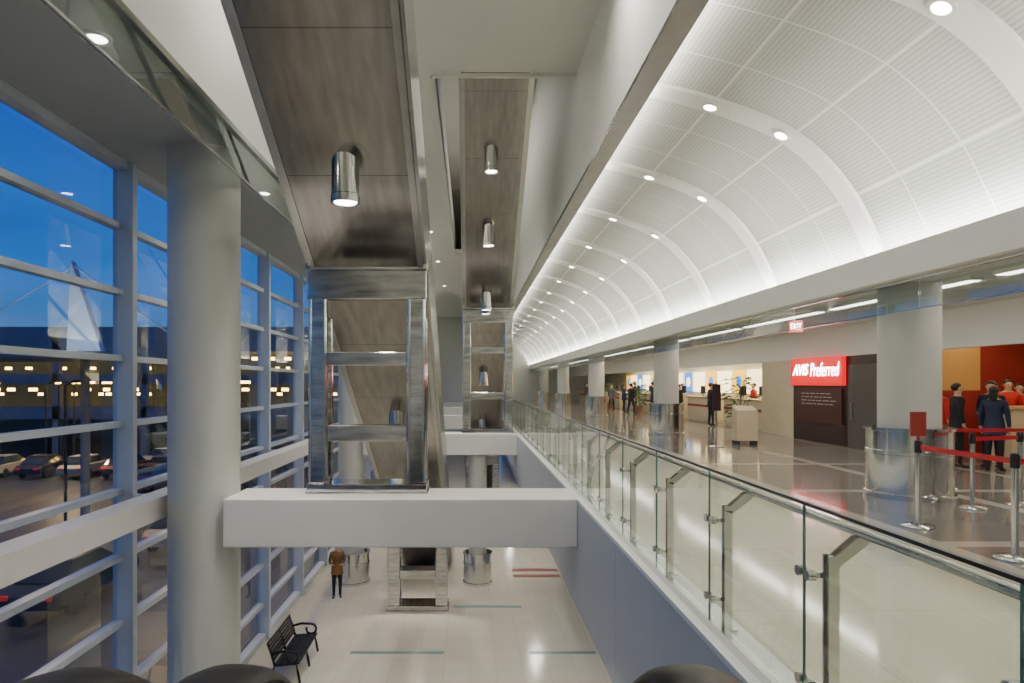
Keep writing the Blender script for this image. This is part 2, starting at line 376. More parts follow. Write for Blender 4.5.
def frame(x0,x1,y,z0,z1,bars,w,label,d=.5):
    e=empty('escalator_support',((x0+x1)/2,y+d/2,z0),label,'support frame','stainless escalator support frames')
    for a,b in ((x0,x0+w),(x1-w,x1)):
        MB().box(a,b,y,y+.12,z0+.14,z1-.5).box(a+.05,b-.05,y+.12,y+d-.05,z0+.14,z1-.5).box(a,b,y+d-.08,y+d,z0+.14,z1-.75).build('post',M_steel,e,smooth=False,bevel=.02)
        MB().box(a+.02,a+.05,y-.02,y,z0+.16,z1-.52).box(b-.05,b-.02,y-.02,y,z0+.16,z1-.52).build('bright_edge_strip',M_steelv,e,smooth=False,bevel=.006)  # thin strips added to give the posts bright, polished-looking edges
    for (za,zb) in bars:
        MB().box(x0+w,x1-w,y+.02,y+.16,za,zb).box(x0+w,x1-w,y+.16,y+d-.12,zb-.03,zb-.005).build('crossbar',M_steel,e,smooth=False,bevel=.02)
    MB().box(x0-.02,x1+.02,y-.03,y+d+.02,z0,z0+.14).box(x0-.04,x1+.04,y-.05,y+d+.04,z0,z0+.03).build('base_plinth',M_steel,e,smooth=False,bevel=.012)
    MB().box(x0-.02,x1+.02,y-.02,y+.25,z1-.52,z1-.10).box(x0-.04,x1+.04,y-.04,y+.25,z1-.10,z1).build('head_box',M_steel,e,smooth=False,bevel=.018)
frame(-2.36,-.65,9.62,-1.598,U1(9.6)-.02,[(.27,.47),(-.84,-.6)],.27,'brushed stainless open frame standing on the first beam')
frame(-.24,1.40,21.5,-1.598,U2(21.5)-.02,[(1.0,1.2),(-.5,-.27)],.27,'brushed stainless open frame standing on the second beam')
frame(-2.36,-.65,18.9,LO,U1(19.0)-.12,[(-5.6,-5.35)],.34,'brushed stainless open frame standing on the lower floor',d=.7)
frame(-.24,1.40,31.5,LO,U2(31.6)-.12,[(-5.6,-5.35)],.34,'brushed stainless open frame standing on the lower floor',d=.7)

# ------------------------------------------------------------ railing
rl=empty('glass_railing',(1.65,1,UP),'clear glass guard railing with stainless posts and handrail','railing')
ys=[.65+1.25*k for k in range(0,50)]
first={}
def part(key,maker,loc):
    if key not in first:
        o=maker(); first[key]=(o,Vector(loc)); return o
    src,l0=first[key]; c=src.copy(); C.objects.link(c); c.location=src.location+(Vector(loc)-l0); return c
for k,y in enumerate(ys):
    part('glass',lambda:MB().box(1.594,1.606,y+.012,y+1.238,UP+.05,-.575,0).box(1.594,1.606,y+.006,y+.013,UP+.05,-.575,1).build('glass_panel',[M_gl,M_gedge],rl,smooth=False),(0,y,0))
    py=y-.06
    def mk():
        m=MB()
        for s in (-.028,.014):
            m.box(1.665,1.715,py+s,py+s+.014,UP+.04,-.83)
            v=[(1.665,-.83),(1.715,-.85),(1.85,-.745),(1.85,-.715),(1.80,-.715),(1.70,-.80),(1.665,-.80)]
            n_=len(v); m.add([(a,py+s,b) for a,b in v]+[(a,py+s+.014,b) for a,b in v],[tuple(range(n_)),tuple(reversed(range(n_,2*n_)))]+[(i,i+n_,(i+1)%n_+n_,(i+1)%n_) for i in range(n_)])
        m.box(1.675,1.705,py-.014,py+.014,UP+.04,-.84)
        m.box(1.64,1.74,py-.06,py+.06,UP+.04,UP+.055)
        return m.build('post',M_steelv,rl,smooth=False)
    part('post',mk,(0,y,0))
    for z in (-.90,-1.42):
        def mk2():
            m=MB().box(1.605,1.675,y-.05,y-.028,z-.012,z+.012)
            m.tube([(1.612,y-.05,z),(1.612,y+.04,z)],.012,n=8)
            for s in (-1,1): m.tube([(1.582,y+s*.045,z),(1.62,y+s*.045,z)],.026,n=14)
            return m.build('glass_clamp',M_steel,rl)
        if k<48: part('clamp%.2f'%z,mk2,(0,y,0))
MB().tube([(1.83,.3,-.70),(1.83,63,-.70)],.026,n=14).build('handrail',M_steelv,rl)
MB().box(1.588,1.612,.3,63,-.575,-.560).build('top_cap',M_dark,rl,smooth=False)
MB().box(1.57,1.63,.3,63,UP+.04,UP+.10).build('bottom_shoe',M_steelv,rl,smooth=False)

# ------------------------------------------------------------ near escalators going down
def esc_down(xc,w,label,zr=-.448):
    e=empty('escalator',(xc,0,UP),label,'escalator','escalators down from the landing')
    for s in (-1,1):
        x=xc+s*w/2
        pts=[(x,-.5,zr-.25),(x,-.62,zr-.12),(x,-.5,zr-.01),(x,-.3,zr)]+[(x,.93+.06*i,zr-.0053*i*i) for i in range(0,9)]
        yl,zl=pts[-1][1],pts[-1][2]
        yend=yl+(zl-(LO+.95))/.577
        pts+=[(x,yend,LO+.95),(x,yend+1.0,LO+.9),(x,yend+1.15,LO+.6)]
        MB().tube(pts,.062,n=18,ry=.024).build('handrail',M_rubber,e)
        MB().prism([(-.5,UP+.02),(-.5,zr-.06),(.9,zr-.06),(1.5,zr-.46),(yend,LO+.88),(yend+.9,LO+.85),(yend+.9,LO+.1),(yend-.1,LO+.15),(1.1,UP-.1)],x-.006,x+.006).build('glass_balustrade',M_gl,e,smooth=False)
    yend=1.2+(UP-LO)/.577
    MB().prism([(.01,UP),(.9,UP),(yend,LO+.05),(yend+1.2,LO+.05),(yend+1.2,LO),(yend-1.5,LO),(.01,UP-1.0)],xc-w/2-.09,xc+w/2+.09).build('truss',M_side,e,smooth=False)
    m=MB(); y=.9;z=UP
    while z>LO+.1: m.box(xc-w/2+.1,xc+w/2-.1,y,y+.35,z-.2,z+.03); y+=.35; z-=.2
    m.build('step_band',M_dark,e,smooth=False)
esc_down(-.014,.73,'escalator with black rubber handrails descending from the landing',-.450)
esc_down(-.99,.73,'neighbouring escalator with black rubber handrails descending',-.455)

# ------------------------------------------------------------ smoke baffles
for i in range(17):
    y=2+3.4*i
    if i==0:
        b1=empty('glass_smoke_baffle',(0,0,0),'clear glass smoke baffle in a steel track along the soffit','glass panel','glass baffles along the soffit')
        MB().box(-3.30,-3.29,.02,3.38,2.98,3.50).build('pane',M_baff,b1,smooth=False)
        MB().box(-3.345,-3.25,0,3.4,3.50,3.58).box(-3.31,-3.28,0,3.4,2.955,2.985).build('steel_track',M_steelv,b1,smooth=False); b1.location=(0,y,0)
        b2=empty('glass_smoke_baffle',(0,0,0),'clear glass smoke baffle hung below the cornice','glass panel','glass baffles below the cornice')
        MB().box(5.99,6.0,.02,3.38,1.02,1.45).build('pane',M_baff,b2,smooth=False)
        MB().box(5.97,6.02,0,3.4,1.40,1.45).box(5.985,6.005,0,3.4,1.0,1.02).build('steel_track',M_steelv,b2,smooth=False); b2.location=(0,y,0)
    else: dup(b1,(0,y,0)); dup(b2,(0,y,0))

# ------------------------------------------------------------ recessed downlights
def disc(loc,nrm,power,group,label,cache={}):
    if 'o' not in cache:
        e=empty('recessed_downlight',(0,0,0),label,'ceiling light',group)
        MB().lathe((0,0),[(.14,-.012),(.14,.01),(.095,.01),(.095,-.012),(.14,-.012)],28,close=False).build('trim_ring',M_white,e)
        MB().lathe((0,0),[(.094,-.004),(.094,.004)],24).build('lens',M_lamp,e); cache['o']=e; e2=e
    else: e2=dup(cache['o'],(0,0,0))
    e2['label']=label; e2['group']=group
    nrm=Vector(nrm).normalized(); e2.rotation_euler=(-nrm).to_track_quat('Z','Y').to_euler(); e2.location=Vector(loc)+nrm*.015
    if power: area('downlight_light',Vector(loc)+nrm*.04,nrm,.18,.18,power,shape='DISK',spread=2.6)
for y in (6.4,11.6,16.8,22,30,40): disc((-3.62,y,3.37),(0,0,-1),24,'downlights in the soffit','round recessed downlight in the window soffit')
for y in (4,8.5,12.8,17.8,22.8,29,36,45): disc((-1.75 if y>14 else -2.9,y,6.7),(0,0,-1),125,'downlights in the atrium ceiling','round recessed downlight in the atrium ceiling')
for y in (5,9): disc((1.6,y,6.7),(0,0,-1),140,'downlights in the atrium ceiling','round recessed downlight in the atrium ceiling')
for y in ribs:
    if y<3 or y>60: continue
    for X in (3.66,4.75):
        for i in range(len(VP)-1):
            if VP[i][0]<=X<=VP[i+1][0]:
                t=(X-VP[i][0])/(VP[i+1][0]-VP[i][0]); z=VP[i][1]+(VP[i+1][1]-VP[i][1])*t
                d=Vector((VP[i+1][0]-VP[i][0],VP[i+1][1]-VP[i][1])).normalized(); nr=Vector((d.y,0,-d.x))
                disc((X+nr.x*.06,y,z+nr.z*.06),nr,0,'downlights in the vault ribs','round recessed downlight in a vault rib'); break
# coves
for a in (-6,18,42):
    area('cove_light',(6.05,a+12,1.66),(-.35,0,1),.12,24,1050,(1,.98,.90))
    area('cove_light',(2.50,a+12,4.30),(.5,0,.6),.08,24,430,(1,.98,.90))
for i,y in enumerate([3+4.2*k for k in range(14)]):
    if i==0:
        ll=empty('linear_ceiling_light',(7.3,0,1.5),'long slim fluorescent ceiling light','ceiling light','linear lights in the counter hall ceiling')
        MB().box(7.20,7.40,-1.9,1.9,1.50,1.56).build('housing',M_white,ll,smooth=False); MB().box(7.22,7.38,-1.86,1.86,1.49,1.502).build('lens',M_tube,ll,smooth=False)
        ll.location=(7.3,y,1.5)
    else: dup(ll,(7.3,y,1.5))
for y in (12,24,36,48): 
    area('strip_light',(11.6,y,1.5),(0,0,-1),.3,9,330 if y>12 else 110,(1,.84,.56))
for y in (8,30): area('strip_light',(7.3,y,1.47),(0,0,-1),.16,20,150,(1,.95,.85))
area('upper_light',(0,26,10.3),(0,0,-1),1,8,200)
area('upper_light',(-1.5,-1,10.3),(0,0,-1),1,4,90)
for y in (12,24,40): area('under_slab_light',(2.4,y,-3.0),(0,0,-1),.3,.3,50,shape='DISK')

# ------------------------------------------------------------ rental hall
S(MB().box(9.95,10.1,20.3,22.5,UP,.74),'wall_right.004',M_cream,label='cream wall pier beside the rental counter')
S(MB().box(9.95,10.1,15.7,20.3,UP,.74),'wall_right.005',M_brown,label='dark maroon wall below the red sign')
S(MB().box(10.1,13.5,15.75,15.9,UP,1.5),'wall_back.001',M_wall)
S(MB().box(13.40,13.5,12,15.6,UP,.1),'wall_right.006',M_redwall)
S(MB().box(13.40,13.5,YB,15.6,.1,1.5),'wall_right.007',M_orange)
S(MB().box(10.15,12.1,15.65,15.75,-.15,1.5),'wall_front.001',M_orange,label='warm orange painted wall panel')
S(MB().box(10.15,12.1,15.65,15.75,-1.65,-.15).box(12.1,13.4,15.65,15.75,-1.65,1.5),'wall_front.002',M_redwall,label='deep red painted wall panel')
def sign_text(txt,y0,y1,z0,z1,m,x,parent,shear=0,facing='x',name='lettering',off=.006):
    cu=bpy.data.curves.new(name,'FONT'); cu.body=txt; cu.size=1; cu.shear=shear; cu.extrude=.004; cu.offset=off
    t=bpy.data.objects.new('tmp',cu); C.objects.link(t); dg=bpy.context.evaluated_depsgraph_get(); dg.update()
    me=bpy.data.meshes.new_from_object(t.evaluated_get(dg)); bpy.data.objects.remove(t); me.materials.clear(); me.materials.append(m)
    xs=[v.co.x for v in me.vertices]; zs=[v.co.y for v in me.vertices]; w=abs(y1-y0)
    x0_,x1_,z0_,z1_=min(xs),max(xs),min(zs),max(zs)
    for v in me.vertices:
        u=(v.co.x-x0_)/(x1_-x0_)*w; h=(v.co.y-z0_)/(z1_-z0_)*(z1-z0); d=v.co.z
        v.co=(-abs(d),-u,h) if facing=='x' else (u,-abs(d),h)
    o=bpy.data.objects.new(name,me); C.objects.link(o)
    o.location=Vector((x,y0,z0)) if facing=='x' else Vector((y0,x,z0))
    o.parent=parent; o.location-=parent.location; return o
sg=empty('illuminated_sign',(9.9,18.85,0),'bright red illuminated sign with white lettering','sign')
MB().box(9.84,9.95,17.45,20.25,-.04,.75).build('sign_panel',M_red,sg,smooth=False,bevel=.01)
sign_text('AVIS',20.10,19.18,.26,.58,M_text,9.83,sg,.25,off=.02)
sign_text('Preferred',19.06,17.58,.22,.60,M_text,9.83,sg,.2,off=-.004)
pl=empty('wall_notice',(9.93,18.7,-.2),'maroon wall notice with pale lettering','sign')
MB().box(9.90,9.95,17.6,20.1,-1.1,-.12).build('notice_panel',mat('notice_brown',(.08,.022,.018),.4),pl,smooth=False)
m=MB()
for i in range(4):
    y=19.7
    while y>18.1:
        l=random.uniform(.12,.35); m.box(9.893,9.90,y-l,y,-.28-i*.1,-.26-i*.1); y-=l+.07
m.build('notice_print',M_textd,pl,smooth=False)
d=empty('service_door',(9.93,16.6,UP),'dark grey service door in the maroon wall','door')
MB().box(9.90,9.948,15.95,17.3,UP,.5).build('door_leaf',mat('door_grey',(.10,.09,.08),.4),d,smooth=False,bevel=.01); MB().box(9.86,9.90,17.05,17.1,-.9,-.5).build('door_handle',M_steelv,d,smooth=False)
def counter(y0,y1,x=10.2,g='rental service counters',w=.7,h=0):
    e=empty('service_counter',(x,(y0+y1)/2,UP),'rental service counter with cream front and wood top','counter',g)
    MB().box(x,x+w,y0+.05,y1-.05,UP+.1,-.62+h).box(x+.05,x+w-.05,y0+.08,y1-.08,UP,UP+.1).build('body',M_cream,e,smooth=False,bevel=.01)
    MB().box(x-.08,x+w+.08,y0,y1,-.62+h,-.56+h).build('countertop',M_tan,e,smooth=False,bevel=.01)
    MB().box(x-.01,x+.0,y0+.1,y1-.1,-1.0,-.9).build('front_stripe',M_redwall,e,smooth=False)
def monitor(x,y,z=-.56,g='computer monitors on the counters',c=[None]):
    if c[0] is None:
        e=empty('computer_monitor',(0,0,0),'black computer monitor on the service counter','monitor',g)
        MB().box(-.1,.1,-.13,.13,0,.02).tube([(0,0,.02),(0,0,.14)],.02).build('stand',M_dark,e)
        MB().box(-.03,.03,-.26,.26,.12,.48).build('screen',M_dark,e,smooth=False,bevel=.01)
        e.location=(x,y,z); c[0]=e
    else: dup(c[0],(x,y,z))
yy=23
while yy<60:
    counter(yy,yy+3.6); monitor(10.6,yy+.9); monitor(10.6,yy+2.6); yy+=4.4
counter(13.3,14.0,10.95,w=2.3,h=.1)
monitor(12.7,13.65,-.46)
i=0; y=24.5
while y<56:
    mm=(M_yel,M_pan,M_blue,M_pan,M_yel,M_pan)[i%6]; w=1.3 if i%2==0 else 2.0
    e=empty('wall_poster',(13.4,y,-.45),'lit yellow advertising panel' if mm==M_yel else ('lit blue advertising panel' if mm==M_blue else 'lit warm white advertising panel'),'poster','lit panels behind the rental counters')
    MB().box(13.36,13.42,y,y+w,-.45,.70).build('panel',mm,e,smooth=False)
    m=MB(); m.box(13.34,13.37,y-.04,y+w+.04,.70,.74).box(13.34,13.37,y-.04,y+w+.04,-.49,-.45).box(13.34,13.37,y-.04,y,-.45,.7).box(13.34,13.37,y+w,y+w+.04,-.45,.7)
    m.build('poster_frame',M_steelv,e,smooth=False)
    if mm!=M_pan:
        MB().ell((13.345,y+w/2,.12),(.012,w*.28,.30)).build('picture_motif',M_pan if mm==M_blue else M_blue,e)
    y+=w+.25;i+=1
ex=empty('exit_sign',(7.2,14.6,1.2),'small hanging exit sign with red letters','sign')
MB().box(7.04,7.36,14.58,14.62,1.14,1.40).build('sign_box',mat('exit_face',(.7,.2,.16),.4,emit=(1,.08,.05),es=.5),ex,smooth=False,bevel=.005)
MB().tube([(7.2,14.6,1.40),(7.2,14.6,1.50)],.01).build('hanger',M_steelv,ex)
sign_text('EXIT',7.08,7.32,1.20,1.34,M_text,14.575,ex,facing='y')
# stanchions
def stanchion(x,y,to=None,sign=False):
    e=empty('queue_stanchion',(x,y,UP),'chrome queue post with red retractable belt'+(' and small red sign' if sign else ''),'barrier post','queue posts by the counter')
    MB().lathe((x,y),[(.17,UP),(.17,UP+.015),(.15,UP+.03),(.04,UP+.05)],32).build('base',M_steelv,e)
    MB().lathe((x,y),[(.03,UP+.03),(.03,UP+.86)],20).build('pole',M_steelv,e)
    MB().lathe((x,y),[(.035,UP+.86),(.04,UP+.87),(.04,UP+.98),(.03,UP+1.0)],20).build('belt_head',M_dark,e)
    if to:
        a=Vector((x,y));b=Vector(to); dd=(b-a).normalized(); nn=Vector((-dd.y,dd.x))*.003; a=a+dd*.04; b=b-dd*.04
        z0,z1=UP+.895,UP+.95
        MB().add([(a.x+nn.x,a.y+nn.y,z0),(b.x+nn.x,b.y+nn.y,z0),(b.x-nn.x,b.y-nn.y,z0),(a.x-nn.x,a.y-nn.y,z0),(a.x+nn.x,a.y+nn.y,z1),(b.x+nn.x,b.y+nn.y,z1),(b.x-nn.x,b.y-nn.y,z1),(a.x-nn.x,a.y-nn.y,z1)],
          [(3,2,1,0),(4,5,6,7),(0,1,5,4),(1,2,6,5),(2,3,7,6),(3,0,4,7)]).build('belt',M_belt,e,smooth=False)
    if sign:
        MB().box(x-.09,x+.09,y-.012,y+.012,UP+1.05,UP+1.33).box(x-.015,x+.015,y-.01,y+.01,UP+1.0,UP+1.05).build('sign_plate',M_redwall,e,smooth=False,bevel=.004)
stanchion(5.16,7.6,(5.12,6.2),True); stanchion(5.12,6.2,(7.0,5.6)); stanchion(7.0,5.6)
stanchion(6.66,8.75,(7.5,9.0)); stanchion(7.5,9.0,(9.0,9.0)); stanchion(9.0,9.0); stanchion(7.5,10.4,(8.9,10.4)); stanchion(8.9,10.4)
e=empty('sign_stand',(6.45,17.3,UP),'free-standing dark sign on a steel pole','sign stand')
MB().lathe((6.45,17.3),[(.2,UP),(.2,UP+.02),(.03,UP+.04)],24).build('base',M_steelv,e)
MB().tube([(6.45,17.3,UP+.03),(6.45,17.3,.05)],.025).build('pole',M_steelv,e)
MB().box(6.34,6.56,17.25,17.29,-.70,.0).build('sign_plate',M_brown,e,smooth=False,bevel=.005)
e=empty('information_podium',(7.4,17.9,UP),'cream podium with slanted top','podium')
MB().prism([(17.7,UP+.12),(18.05,UP+.12),(18.05,UP+1.06),(17.7,UP+.94)],7.16,7.72).build('cabinet',M_cream,e,smooth=False,bevel=.01)
for x in (7.19,7.66):
    MB().box(x,x+.03,17.66,18.1,UP,UP+.12).build('foot',M_dark,e,smooth=False)
def plant(x,y,h):
    e=empty('potted_plant',(x,y,UP),'leafy green potted plant','plant','potted plants in the hall')
    MB().lathe((x,y),[(.16,UP),(.24,UP+.42),(.26,UP+.42),(.26,UP+.46),(.21,UP+.46),(.20,UP+.40)],20,close=False).lathe((x,y),[(.2,UP+.38),(.2,UP+.4)],20).build('pot',M_pot,e)
    m=MB()
    for k in range(70):
        a=random.uniform(0,6.28); z=UP+random.uniform(.5,h); r=random.uniform(.12,.45)*(1.1-abs((z-UP)/h-.6)); l=random.uniform(.18,.30)
        q=Vector((x+r*math.cos(a),y+r*math.sin(a),z)); t=q+Vector((math.cos(a)*l,math.sin(a)*l,-.06)); s=Vector((-math.sin(a),math.cos(a),0))*.05; md=(q+t)/2+Vector((0,0,.05))
        m.add([q,md+s,t,md-s],[(0,1,2),(0,2,3)])
        m.tube([(x,y,max(UP+.35,z-.5)),q],.006,n=4)
    m.build('foliage',M_leaf,e,smooth=False)
plant(9.2,22.4,1.9); plant(9.2,36,1.7); plant(9.2,43.5,1.7)

# ------------------------------------------------------------ bench on lower floor
def bench(x,y):
    e=empty('park_bench',(x,y,LO),'black metal slatted bench with curled armrests by the window','bench')
    L=1.7
    for s in (0,1,2):
        yy=y-L/2+s*L/2
        MB().tube([(x+.30,yy,LO+.0),(x+.26,yy,LO+.22),(x+.22,yy,LO+.42),(x-.25,yy,LO+.38),(x-.30,yy,LO+.2),(x-.36,yy,LO)],.03).tube([(x-.25,yy,LO+.38),(x-.31,yy,LO+.6),(x-.40,yy,LO+.86)],.028).build('leg_frame',M_black,e)
    for yy in (y-L/2,y+L/2):
        pts=[(x-.32,yy,LO+.62),(x-.1,yy,LO+.68),(x+.12,yy,LO+.67)]+[(x+.14+.12*math.sin(t),yy,LO+.55+.12*math.cos(t)) for t in [i*.5 for i in range(0,11)]]
        MB().tube(pts,.028).build('armrest',M_black,e)
    for i in range(7):
        xx=x+.26-i*.08; MB().box(xx-.034,xx+.034,y-L/2-.03,y+L/2+.03,LO+.42-.005*i,LO+.445-.005*i).build('seat_slat',M_black,e,smooth=False,bevel=.004)
    for i in range(6):
        xx=x-.270-.024*i; z=LO+.47+i*.072; MB().box(xx-.014,xx+.014,y-L/2-.03,y+L/2+.03,z,z+.062).build('back_slat',M_black,e,smooth=False,bevel=.004)
bench(-4.0,15.2)
e=empty('security_camera',(1.42,12.2,-3.0),'small dark dome security camera on the fascia','security camera')
MB().box(1.40,1.5,12.12,12.28,-2.86,-2.78).build('bracket',M_white,e,smooth=False); MB().ell((1.38,12.2,-2.9),(.09,.09,.09)).build('dome',M_dark,e)

# ------------------------------------------------------------ people
def person(loc,rot,top,legs,h=1.75,hair='short',pose='stand',label='',hairmat=None,group=None):
    k=h/1.75
    V=[];E=[];R=[];roots=[]
    def v(p,r): V.append(Vector(p)*k); R.append(r*k); return len(V)-1
    pel=v((0,0,.96),.135); roots.append(pel)
    wa=v((0,.0,1.10),.125); ch=v((0,.01,1.28),.15); up=v((0,0,1.42),.11); nk=v((0,.0,1.50),.055); jw=v((0,.015,1.565),.068); hd=v((0,.01,1.65),.088); tp=v((0,0,1.72),.06)
    for a,b in ((pel,wa),(wa,ch),(ch,up),(up,nk),(nk,jw),(jw,hd),(hd,tp)): E.append((a,b))
    hands=[]
    st=.10 if pose=='walk' else .02
    for s in (-1,1):
        hp=v((s*.09,0,.88),.10); kn=v((s*.10,s*st+.01,.49),.064); an=v((s*.10,s*st*1.6-.02,.10),.045); he=v((s*.105,s*st*1.6+.02,.045),.042); to=v((s*.12,s*st*1.6+.16,.035),.032)
        E+=[(pel,hp),(hp,kn),(kn,an),(an,he),(he,to)]
        sh=v((s*.175,0,1.42),.07)
        if pose=='hold': el=v((s*.23,-.02,1.16),.05); wr=v((s*.16,.20,1.10),.034); hn=v((s*.13,.27,1.11),.034); d=Vector((-s*.2,.9,.1))
        elif pose=='walk': el=v((s*.235,-s*.05,1.15),.05); wr=v((s*.25,-s*.06+.05,.92),.034); hn=v((s*.25,-s*.06+.08,.85),.034); d=Vector((0,.15,-1))
        else: el=v((s*.235,-.02,1.15),.05); wr=v((s*.245,.03,.92),.034); hn=v((s*.24,.05,.85),.034); d=Vector((-s*.05,.1,-1))
        E+=[(up,sh),(sh,el),(el,wr),(wr,hn)]; hands.append(V[hn].copy())
        d.normalize(); side=Vector((0,1,0)) if abs(d.z)>.7 else Vector((1,0,0))
        H=V[hn]/k
        for fi,(o,l) in enumerate(((-.027,.06),(-.009,.075),(.009,.07),(.027,.055))):
            a=v(H+side*o+d*.015,.009); b=v(H+side*o+d*(.03+l*.5),.0085); c=v(H+side*o+d*(.03+l)+Vector((-s*.015,0,0)),.007); roots.append(a); E+=[(a,b),(b,c)]
        a=v(H+side*.02,.011); b=v(H+side*.05+d*.03,.009); c=v(H+side*.055+d*.06,.008); roots.append(a); E+=[(a,b),(b,c)]
    bm=bmesh.new(); lay=bm.verts.layers.skin.verify()
    bv=[bm.verts.new(p) for p in V]
    for i,x in enumerate(bv):
        x[lay].radius=(R[i],R[i]); x[lay].use_root=(i in roots)
    for a,b in E: bm.edges.new((bv[a],bv[b]))
    me=bpy.data.meshes.new('b'); bm.to_mesh(me); bm.free()
    t=bpy.data.objects.new('tmp',me); C.objects.link(t)
    sk=t.modifiers.new('s','SKIN'); sk.use_smooth_shade=True; sb=t.modifiers.new('u','SUBSURF'); sb.levels=2; sb.render_levels=2
    dg=bpy.context.evaluated_depsgraph_get(); dg.update(); m2=bpy.data.meshes.new_from_object(t.evaluated_get(dg)); bpy.data.objects.remove(t)
    for q in m2.vertices:
        z=q.co.z/k
        if .9<z<1.47 and abs(q.co.x)<.16*k: q.co.x*=1.12; q.co.y*=.82
    m2.materials.clear()
    for mm in (top,legs,M_skin,M_shoe): m2.materials.append(mm)
    for p in m2.polygons:
        c=p.center; z=c.z/k; i=0
        if z>1.485: i=2
        elif any((c-hh).length<.10*k for hh in hands) and z>.6: i=2
        elif z<.09: i=3
        elif z<.90 and abs(c.x)<.19*k: i=1
        p.material_index=i; p.use_smooth=True
    o=bpy.data.objects.new('person',m2); C.objects.link(o); tag(o,label,'person',None,group)
    cm=MB().lathe((0,0),[(.155*k,1.12*k),(.175*k,1.0*k),(.19*k,.86*k),(.20*k,.76*k),(.185*k,.765*k),(.16*k,1.0*k)],20,close=False)
    cm.v=[(x*1.0,y*.78,z) for x,y,z in cm.v]
    c1=cm.build('coat_hem',top,recenter=False); c1.parent=o
    hm=hairmat or M_hair
    hb=MB().ell((0,-.018*k,1.675*k),(.093*k,.102*k,.092*k),0,18,12)
    hb.v=[(x,min(y,.055*k) if z>1.69*k else min(y,.005*k),z) for x,y,z in hb.v]
    if hair=='long': hb.ell((0,-.06*k,1.58*k),(.085*k,.05*k,.13*k),0,14,9)
    h1=hb.build('hair',hm,recenter=False); h1.parent=o
    for s in (-1,1):
        q=MB().ell((s*.032*k,.083*k,1.645*k),(.011*k,.008*k,.008*k)).build('eye',M_eye,recenter=False); q.parent=o
        q=MB().ell((s*.085*k,.0,1.64*k),(.012*k,.02*k,.032*k)).build('ear',M_skin,recenter=False); q.parent=o
    q=MB().ell((0,.098*k,1.62*k),(.012*k,.018*k,.022*k)).build('nose',M_skin,recenter=False); q.parent=o
    q=MB().ell((0,.086*k,1.588*k),(.024*k,.008*k,.006*k)).build('mouth',M_lips,recenter=False); q.parent=o
    o.location=loc; o.rotation_euler=(0,0,rot); return o
cl_=lambda n,c: mat(n,c,.8,ns=25,na=.12,bump=.2)
J_br=cl_('brown_jacket',(.20,.10,.03)); J_dk=cl_('black_coat',(.012,.013,.018)); J_rd=cl_('red_shirt',(.55,.02,.02)); J_nv=cl_('navy_jacket',(.02,.03,.07)); J_gr=cl_('grey_coat',(.12,.12,.13)); T_dk=cl_('dark_trousers',(.014,.015,.02)); T_bl=cl_('blue_jeans',(.04,.07,.14)); J_wh=cl_('white_shirt',(.6,.6,.6))
person((-4.05,20.1,LO),.2+math.pi,J_br,T_dk,1.66,pose='hold',label='person in brown jacket and dark trousers standing by the window')
q1='people queueing at the counter'
person((9.6,13.0,UP),-1.9,J_dk,T_dk,1.66,label='person in long black coat waiting in line',group=q1)
person((10.35,13.1,UP),2.2,J_dk,T_dk,1.70,pose='hold',label='person in black coat turned towards the counter',group=q1)
person((9.85,12.4,UP),-1.0,J_nv,T_dk,1.60,hair='long',label='person with long dark hair in navy jacket',group=q1)
person((11.9,14.6,UP),2.9,J_rd,T_dk,1.74,pose='hold',label='person in red shirt behind the counter',group=q1)
person((12.4,14.9,UP),2.7,J_rd,T_dk,1.66,pose='hold',label='person in red shirt behind the counter',group=q1)
person((10.35,14.6,UP),-1.2,J_rd,T_bl,1.62,hair='long',pose='walk',label='person in red top and jeans',group=q1)
person((9.25,13.6,UP),-1.6,J_dk,T_dk,1.62,pose='walk',label='person in black coat stepping forward in line',group=q1)
q2='travellers in the rental hall'
for (x,y,r,t,l,pz,lb) in ((9.5,26,-1.5,J_dk,T_dk,'stand','person in black coat at the rental counter'),(9.4,30.5,-1.7,J_gr,T_bl,'hold','person in grey coat and jeans at the counter'),(9.3,33.5,-1.4,J_nv,T_dk,'walk','person in navy jacket walking along the counters'),(9.5,38,-1.6,J_dk,T_dk,'stand','person in black coat at the rental counter'),(8.8,41,2.6,J_gr,T_dk,'walk','person in grey coat walking'),(8.2,45,3.0,J_nv,T_bl,'walk','person in navy jacket and jeans walking'),(9.4,48,-1.6,J_dk,T_dk,'stand','person in black coat at the rental counter'),(7.6,52,3.1,J_wh,T_dk,'walk','person in white shirt walking'),(8.6,35.2,-1.0,J_dk,T_dk,'walk','person in black coat walking'),
  (9.5,32,-1.5,J_rd,T_dk,'stand','person in red jacket at the rental counter'),(9.2,29,-1.3,J_dk,T_bl,'stand','person in black coat and jeans at the counter'),(9.0,38.6,-1.8,J_nv,T_dk,'hold','person in navy jacket at the rental counter'),(7.8,42,2.2,J_dk,T_dk,'walk','person in black coat walking'),(8.9,50.5,-1.6,J_gr,T_dk,'stand','person in grey coat at the rental counter')):
    person((x,y,UP),r,t,l,random.uniform(1.6,1.8),pose=pz,label=lb,group=q2)
for y in (27,31.6,36.2,40.5): person((11.6,y,UP),1.57,J_rd if y<35 else J_wh,T_dk,1.68,label='clerk standing behind the rental counter',group='clerks behind the counters')

